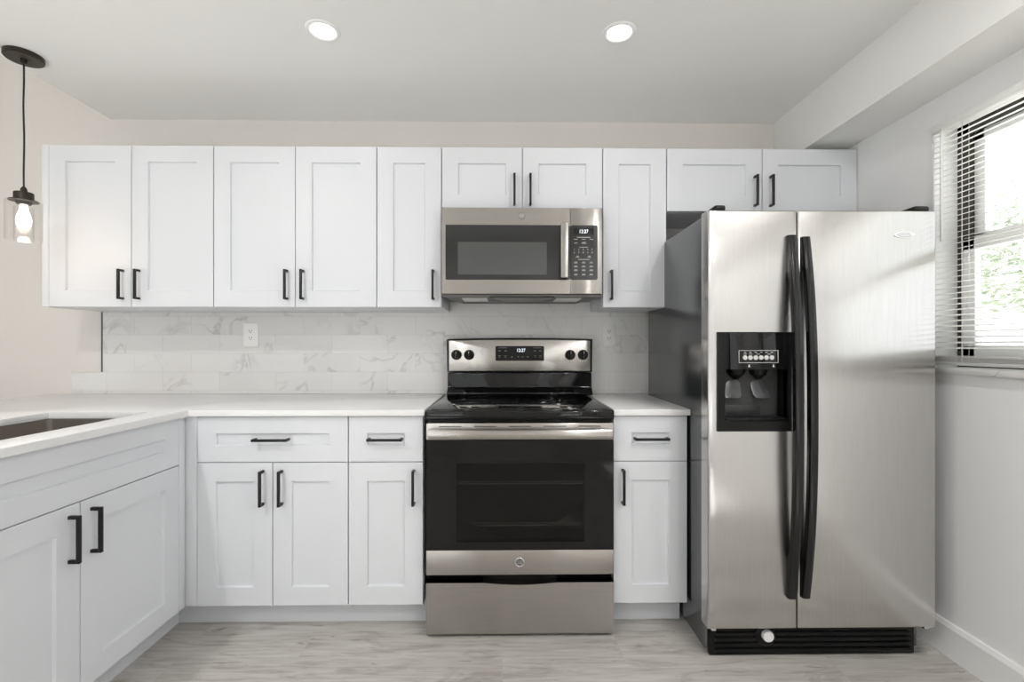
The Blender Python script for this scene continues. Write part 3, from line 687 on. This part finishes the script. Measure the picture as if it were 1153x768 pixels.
# bowed black handles: flat faced bars that stand off most in the middle
def bow(parent, xc, z0, z1, lean):
    t = bmesh.new(); n = 40; rings = []
    for k in range(n+1):
        u = -1+2*k/n; z = (z0+z1)/2+u*(z1-z0)/2
        so = 0.018+0.046*(1-abs(u)**2.4); th = 0.024
        hwid = 0.0150
        yo = yf_-so; yi = min(yo+th, yf_+0.001) if abs(u) < 0.80 else yf_+0.001
        x = xc + lean*(1-u*u)
        c = 0.006
        sec = [(x-hwid, yi), (x-hwid, yo+c), (x-hwid+c*0.4, yo+c*0.35), (x-hwid+c, yo), (x+hwid-c, yo), (x+hwid-c*0.4, yo+c*0.35), (x+hwid, yo+c), (x+hwid, yi)]
        rings.append([t.verts.new((p, q, z)) for p, q in sec])
    for a, c in zip(rings, rings[1:]):
        for i in range(8): t.faces.new((a[i], a[(i+1) % 8], c[(i+1) % 8], c[i]))
    t.faces.new(rings[0]); t.faces.new(rings[-1]); bmesh.ops.recalc_face_normals(t, faces=t.faces)
    m = MB(); m._merge(t); return m.build('handle', handle_m, parent)
bow(fdo, FL(1.0425), 0.252, 1.576, 0.0); bow(rd, FL(1.0940), 0.254, 1.570, 0.0)
# dispenser: bezel, control face, hollow bay, levers, tray
dx0, dx1 = FL(DX0)+0.0005, FL(DX1)-0.0005; cx0, cx1, cz0, cz1 = FL(0.800), FL(1.030), 0.898, 1.087
bz = MB().cells([dx0, cx0, cx1, dx1], [0, 1, 2, 3], lambda i, j: not (i == 1 and j == 1), 0, 1)
for v in bz.bm.verts:
    zz = {0: DZ0+0.0005, 1: cz0, 2: cz1, 3: DZ1-0.0005}[round(v.co.y)]; v.co = Vector((v.co.x, yf_-0.006 if v.co.z > 0.5 else yf_+0.02, zz))
bmesh.ops.recalc_face_normals(bz.bm, faces=bz.bm.faces)
dspp = bz.build('dispenser', bplast, fdo, smooth=False)
yr = FY(-0.752)      # back of the bay
MB().box(cx0-0.004, cx0, yf_-0.002, yr, cz0, cz1).box(cx1, cx1+0.004, yf_-0.002, yr, cz0, cz1).box(cx0, cx1, yf_-0.002, yr, cz1, cz1+0.004).box(cx0, cx1, yf_-0.002, yr, cz0-0.004, cz0).box(cx0-0.004, cx1+0.004, yr, yr+0.004, cz0-0.004, cz1+0.004).build('dispenser_bay', bmatte, dspp, smooth=False)
# sloped control face
MB().prism([(yf_-0.006, DZ1-0.002), (yf_-0.010, DZ1-0.004), (yf_-0.016, cz1+0.004), (yf_-0.016, cz1), (yf_-0.006, cz1)], FL(0.815), FL(1.012), 'x', 0.001).build('control_face', bgloss, dspp)
m = MB()
yq = yf_-0.0145
bx0, bx1, bz0, bz1 = FL(0.846), FL(0.990), 1.111, 1.1565
for (a, bq, c, d) in ((bx0, bx1, bz1-0.0014, bz1), (bx0, bx1, bz0, bz0+0.0014), (bx0, bx0+0.0014, bz0, bz1), (bx1-0.0014, bx1, bz0, bz1)): m.box(a, bq, yq-0.0012, yq+0.001, c, d)
m.build('print_frame', print_m, dspp, smooth=False)
for k in range(6): x_ = FL(0.869+0.0196*k); MB().box(x_-0.0035, x_+0.0035, yq-0.0012, yq+0.001, 1.1485, 1.1505).build('indicator_mark', print_m, dspp, smooth=False)
for x_ in (FL(0.869), FL(0.889), FL(0.917), FL(0.957)): MB().box(x_-0.006, x_+0.006, yq-0.0012, yq+0.001, 1.142, 1.1435).build('button_caption', print_m, dspp, smooth=False)
for x_ in (FL(0.883), FL(0.972)): MB().prism([(x_-0.005, 1.096), (x_+0.005, 1.096), (x_+0.0014, 1.1, ), (x_+0.0014, 1.105), (x_-0.0014, 1.105), (x_-0.0014, 1.1)], yq-0.0024, yq+0.001, 'y').build('lever_symbol', print_m, dspp, smooth=False)
for k in range(6): MB().lathe([(0, 0), (0.0085, 0), (0.0085, 0.002), (0.007, 0.003), (0, 0.003)], (FL(0.869+0.0196*k), yq+0.001, 1.130), axis='y', seg=20).build('button', mat('button_grey', (0.55, 0.55, 0.54), 0.4) if 'button_grey' not in MATS else MATS['button_grey'], dspp)
for (xa, sgn) in ((FL(0.866), -1), (FL(0.950), 1)):
    m = MB()
    t = bmesh.new(); pr2 = []
    for z_, w_, yy in ((1.058, 0.020, 0.022), (1.04, 0.026, 0.026), (1.005, 0.031, 0.038), (0.985, 0.031, 0.046), (0.978, 0.026, 0.049)):
        c_ = xa + sgn*(1.058-z_)*0.18
        pr2.append([t.verts.new((c_-w_, yr-yy, z_)), t.verts.new((c_, yr-yy-0.006, z_)), t.verts.new((c_+w_, yr-yy, z_)), t.verts.new((c_+w_, yr-yy+0.008, z_)), t.verts.new((c_-w_, yr-yy+0.008, z_))])
    for a, c in zip(pr2, pr2[1:]):
        for i in range(5): t.faces.new((a[i], a[(i+1) % 5], c[(i+1) % 5], c[i]))
    t.faces.new(pr2[0]); t.faces.new(pr2[-1]); bmesh.ops.recalc_face_normals(t, faces=t.faces); m._merge(t)
    m.build('dispenser_lever', mat('lever_grey', (0.05, 0.052, 0.055), 0.18) if 'lever_grey' not in MATS else MATS['lever_grey'], dspp)
    MB().lathe([(0, 0.04), (0.034, 0.04), (0.028, 0.018), (0.012, 0.004), (0.010, 0.0), (0, 0.0)], (xa, yr-0.040, cz1-0.040)).build('dispenser_chute', bplast, dspp)
MB().box(cx0+0.002, cx1-0.002, yf_-0.004, yr-0.002, cz0, cz0+0.012, 0.003).build('drip_tray', bplast, dspp)
MB().box(cx0+0.002, cx0+0.165, yr-0.030, yr-0.001, cz0+0.014, cz0+0.052, 0.004).build('bay_step', grey_m if False else mat('bay_grey', (0.025, 0.025, 0.025), 0.4), dspp)
# oval badge
bd = MB().lathe([(0, 0), (0.0385, 0), (0.040, 0.001), (0.0385, 0.002), (0.034, 0.0024), (0, 0.0018)], (0, 0, 0), axis='y', seg=48)
for v in bd.bm.verts: v.co = Vector((v.co.x+FL(1.467), v.co.y+yf_, v.co.z*0.30+1.581))
bdo = bd.build('badge', chrome_m, rd)
m = MB(); m.tube([(FL(1.467)+0.030*math.cos(a*math.pi/20)*0.9, yf_-0.0024, 1.581+0.0062*math.sin(a*math.pi/20)) for a in range(4, 38)], 0.0008, 6)
m.tube([(FL(1.467)-0.020+0.040*k/24, yf_-0.0024, 1.581+0.0016*math.sin(k*1.3)) for k in range(25)], 0.0006, 6)
m.build('badge_script', grey_m, bdo, smooth=False)
# base grille with louvers and white filter cap
gr = MB().box(FL(0.768), FL(1.553), FY(-0.785), FY(-0.765), 0.004, 0.126, 0.004)
gro = gr.build('base_grille', bmatte, fz)
m = MB()
for k in range(5): m.box(FL(0.79), FL(1.535), FY(-0.791), FY(-0.784), 0.018+0.021*k, 0.029+0.021*k, 0.002)
m.build('louvers', bplast, gro)
MB().lathe([(0, 0.0), (0.036, 0), (0.038, 0.006), (0.032, 0.012), (0, 0.012)], (FL(0.980), FY(-0.786), 0.080), axis='y').build('filter_housing', bplast, gro)
MB().lathe([(0, 0), (0.021, 0), (0.021, 0.012), (0.019, 0.016), (0, 0.017)], (FL(0.980), FY(-0.797), 0.088), axis='y').build('filter_cap', plastic_m, gro)
for (a, bq) in ((0.769, 0.812), (1.515, 1.572)):
    MB().box(FL(a), FL(bq), FY(-0.83), FY(-0.74), 1.6695, 1.692, 0.008, 3).build('hinge_cover', bplast, fz)
for a, bq in ((0.757, 0.772), (1.545, 1.570)): MB().box(FL(a), FL(bq), FY(-0.835), FY(-0.77), 0.126, 0.1344, 0.001).build('bottom_hinge', chrome_m, fz)

# ------------------------------------------------------------------ outlets
def outlet(x, label, wd):
    t = thing('wall_outlet', label, 'outlet', (x, -0.0085, 1.231))
    MB().prism([(-wd/2, -0.0625), (wd/2, -0.0625), (wd/2, 0.0625), (-wd/2, 0.0625)], -0.006, 0.0, 'y', 0.0022).build('cover_plate', plastic_m, t)
    MB().box(-0.0175, 0.0175, -0.0078, -0.0055, -0.034, 0.034, 0.0015).build('receptacle', plastic_m, t)
    for s in (-0.0185, 0.0185):
        m = MB().box(-0.0078, -0.0052, -0.0083, -0.0074, s-0.001, s+0.007).box(0.0052, 0.0078, -0.0083, -0.0074, s-0.001, s+0.007).cyl((0, -0.0083, s-0.007), (0, -0.0074, s-0.007), 0.0026, 10)
        m.build('socket_slots', slot_m, t, smooth=False)
outlet(-1.367, 'white wall outlet on the marble tile far left, below the cabinets', 0.080)
outlet(0.560, 'white wall outlet on the marble tile right of the range', 0.070)

# ------------------------------------------------------------------ pendant
PX, PY = -2.012, -0.560
pn = thing('pendant_light', 'clear glass jar pendant with dark bronze cap hanging over the peninsula', 'pendant lamp', (PX, PY, ZC))
MB().lathe([(0, -0.001), (0.064, -0.001), (0.064, -0.018), (0.061, -0.021), (0.012, -0.021), (0.011, -0.032), (0.006, -0.038), (0, -0.038)], seg=48).build('canopy', bronze_m, pn)
pts = [(0.004*math.sin(k*0.9)*(1-abs(2*k/14-1)), 0.002*math.cos(k*1.1)*(1-abs(2*k/14-1)), -0.03-0.535*k/14) for k in range(15)]
MB().tube(pts, 0.0032, 8).build('cord', black_m, pn)
MB().lathe([(0, -0.552), (0.006, -0.552), (0.011, -0.562), (0.011, -0.574), (0.030, -0.576), (0.0315, -0.580), (0.0315, -0.607), (0.047, -0.609), (0.047, -0.6125), (0.028, -0.614), (0.022, -0.626), (0, -0.626)], seg=40).build('socket_cap', bronze_m, pn)
MB().lathe([(0.0470, -0.613), (0.0575, -0.614), (0.0575, -0.775), (0.0550, -0.775), (0.0550, -0.6165), (0.0470, -0.6155), (0.0470, -0.613)], seg=48).build('glass_shade', pend_glass, pn)
MB().lathe([(0.029, -0.640), (0.031, -0.636), (0.031, -0.776), (0.0292, -0.776), (0.029, -0.640)], seg=40).build('inner_glass', pend_glass, pn)
MB().lathe([(0, -0.626), (0.012, -0.628), (0.0135, -0.648), (0.020, -0.668), (0.0245, -0.690), (0.021, -0.713), (0.010, -0.727), (0, -0.730)], seg=32).build('bulb', bulb_m, pn)
ld = bpy.data.lights.new('pendant_glow', 'POINT'); ld.energy = PENDANT; ld.color = (1.0, 0.72, 0.50); ld.shadow_soft_size = 0.02
lo = bpy.data.objects.new('pendant_glow', ld); C.objects.link(lo); lo.parent = pn; lo.location = (0, 0, -0.765)

# ------------------------------------------------------------------ recessed ceiling lights
def downlight(x, y, z, label, watt=DOWNLIGHT):
    t = thing('ceiling_light', label, 'ceiling light', (x, y, z), group='recessed ceiling lights')
    MB().lathe([(0.047, -0.004), (0.052, -0.0075), (0.062, -0.005), (0.065, -0.0008), (0.047, -0.0008), (0.047, -0.004)], seg=48).build('trim_ring', plastic_m, t)
    MB().lathe([(0, -0.0045), (0.040, -0.0045), (0.047, -0.0035), (0.047, -0.001), (0, -0.001)], seg=48).build('lens', lens_m, t)
    d = bpy.data.lights.new('downlight', 'AREA'); d.shape = 'DISK'; d.size = 0.085; d.energy = watt; d.color = (1.0, 0.99, 0.98)
    o = bpy.data.objects.new('downlight', d); C.objects.link(o); o.parent = t; o.location = (0, 0, -0.009)
downlight(-0.703, -0.730, ZC, 'round white recessed ceiling light, left of the two above the cabinets')
downlight(0.440, -0.735, ZC, 'round white recessed ceiling light, right of the two above the range')
for x_, y_, k_, q in ((-1.55, -1.9, 2.0, 'left one of the middle row'), (1.1, -1.9, 1.8, 'right one of the middle row, by the beam'),
                      (-1.55, -3.0, 2.2, 'left one of the rear row'), (1.1, -3.0, 2.2, 'right one of the rear row')):
    downlight(x_, y_, ZC, 'added unseen recessed light behind the camera, ' + q, REAR_FILL*k_)  # unseen fill lights, added to brighten the room evenly
downlight(-3.1, -1.1, ZH, 'added unseen recessed light in the higher dining ceiling, near the back wall', 0.8)  # out of view, added as extra fill for the dining side
downlight(-3.1, -2.6, ZH, 'added unseen recessed light in the higher dining ceiling, near the rear window', 1.5)  # second unseen fill light added on the dining side

# ------------------------------------------------------------------ window blind
BX = XR-0.004
bl = thing('window_blind', 'white horizontal slat blind hanging in the kitchen window', 'blind', (BX, (WY0+WY1)/2, WZ1))
by0, by1 = (WY0-WY1)/2+0.006, (WY1-WY0)/2-0.004
MB().box(-0.014, 0.014, by0, by1, -0.030, -0.002, 0.002).build('headrail', blind_m, bl)
m = MB(); n = 41
for k in range(n):
    zc = -0.045-0.0205*k; tl = 0.0030
    t = bmesh.new(); prof = [(-0.0125, -tl), (-0.006, -tl*0.4+0.0011), (0, 0.0015), (0.006, tl*0.4+0.0011), (0.0125, tl)]
    up = [[t.verts.new((x, y, zc+z)) for x, z in prof] for y in (by0, by1)]; dn = [[t.verts.new((x, y, zc+z-0.0005)) for x, z in prof] for y in (by0, by1)]
    for i in range(4): t.faces.new((up[0][i], up[0][i+1], up[1][i+1], up[1][i])); t.faces.new((dn[0][i], dn[1][i], dn[1][i+1], dn[0][i+1]))
    for i in (0, 4): t.faces.new((up[0][i], up[1][i], dn[1][i], dn[0][i]))
    for s in (0, 1): t.faces.new([*up[s], *reversed(dn[s])])
    bmesh.ops.recalc_face_normals(t, faces=t.faces); m._merge(t)
m.build('slats', blind_m, bl)
m = MB()
for k in range(7): m.box(-0.0125, 0.0125, by0, by1, -0.8965-0.0032*k, -0.8945-0.0032*k, 0.0004)
m.box(-0.0125, 0.0125, by0, by1, -0.930, -0.917, 0.002).build('bottom_rail', blind_m, bl)
for yy in (by1-0.13, 0.0, by0+0.13):
    m = MB()
    for xx in (-0.0132, 0.0132): m.cyl((xx, yy, -0.03), (xx, yy, -0.92), 0.0007, 6)
    m.cyl((0.0, yy+0.012, -0.03), (0.0, yy+0.012, -0.92), 0.0008, 6)
    m.build('ladder_cord', cord_m, bl)
MB().cyl((-0.022, by1-0.060, -0.045), (-0.022, by1-0.060, -0.46), 0.0045, 8).cyl((-0.013, by1-0.060, -0.02), (-0.022, by1-0.060, -0.046), 0.002, 6).build('tilt_wand', cord_m, bl)

# ------------------------------------------------------------------ outside
struct(MB().box(-14, 14, -14, 8, -0.32, -0.30).build('ground', ground_m, smooth=False), 'ground outside the window, made pale to bounce daylight indoors')
def tree(x, y, h, label):
    t = thing('tree', label, 'tree', (x, y, -0.3))
    MB().cyl((0, 0, 0), (0.05, 0.02, h*0.55), 0.10, 10, r2=0.06).build('trunk', bark_m, t)
    m = bmesh.new()
    for k in range(2600):
        u = random.random()**0.4; th = random.uniform(0, 2*math.pi); ph = math.acos(random.uniform(-1, 1))
        c = Vector((1.15*u*math.sin(ph)*math.cos(th), 1.15*u*math.sin(ph)*math.sin(th), h*0.62+0.9*u*math.cos(ph)))
        a = Vector((random.uniform(-1, 1), random.uniform(-1, 1), random.uniform(-1, 1))).normalized(); bb = a.orthogonal().normalized()
        l, wd = 0.075, 0.03
        m.faces.new([m.verts.new(c-a*l), m.verts.new(c+bb*wd), m.verts.new(c+a*l), m.verts.new(c-bb*wd)])
    q = MB(); q._merge(m); q.build('foliage', leaf_m, t, smooth=False)
tree(6.4, 3.0, 4.4, 'pale green tree outside the kitchen window')
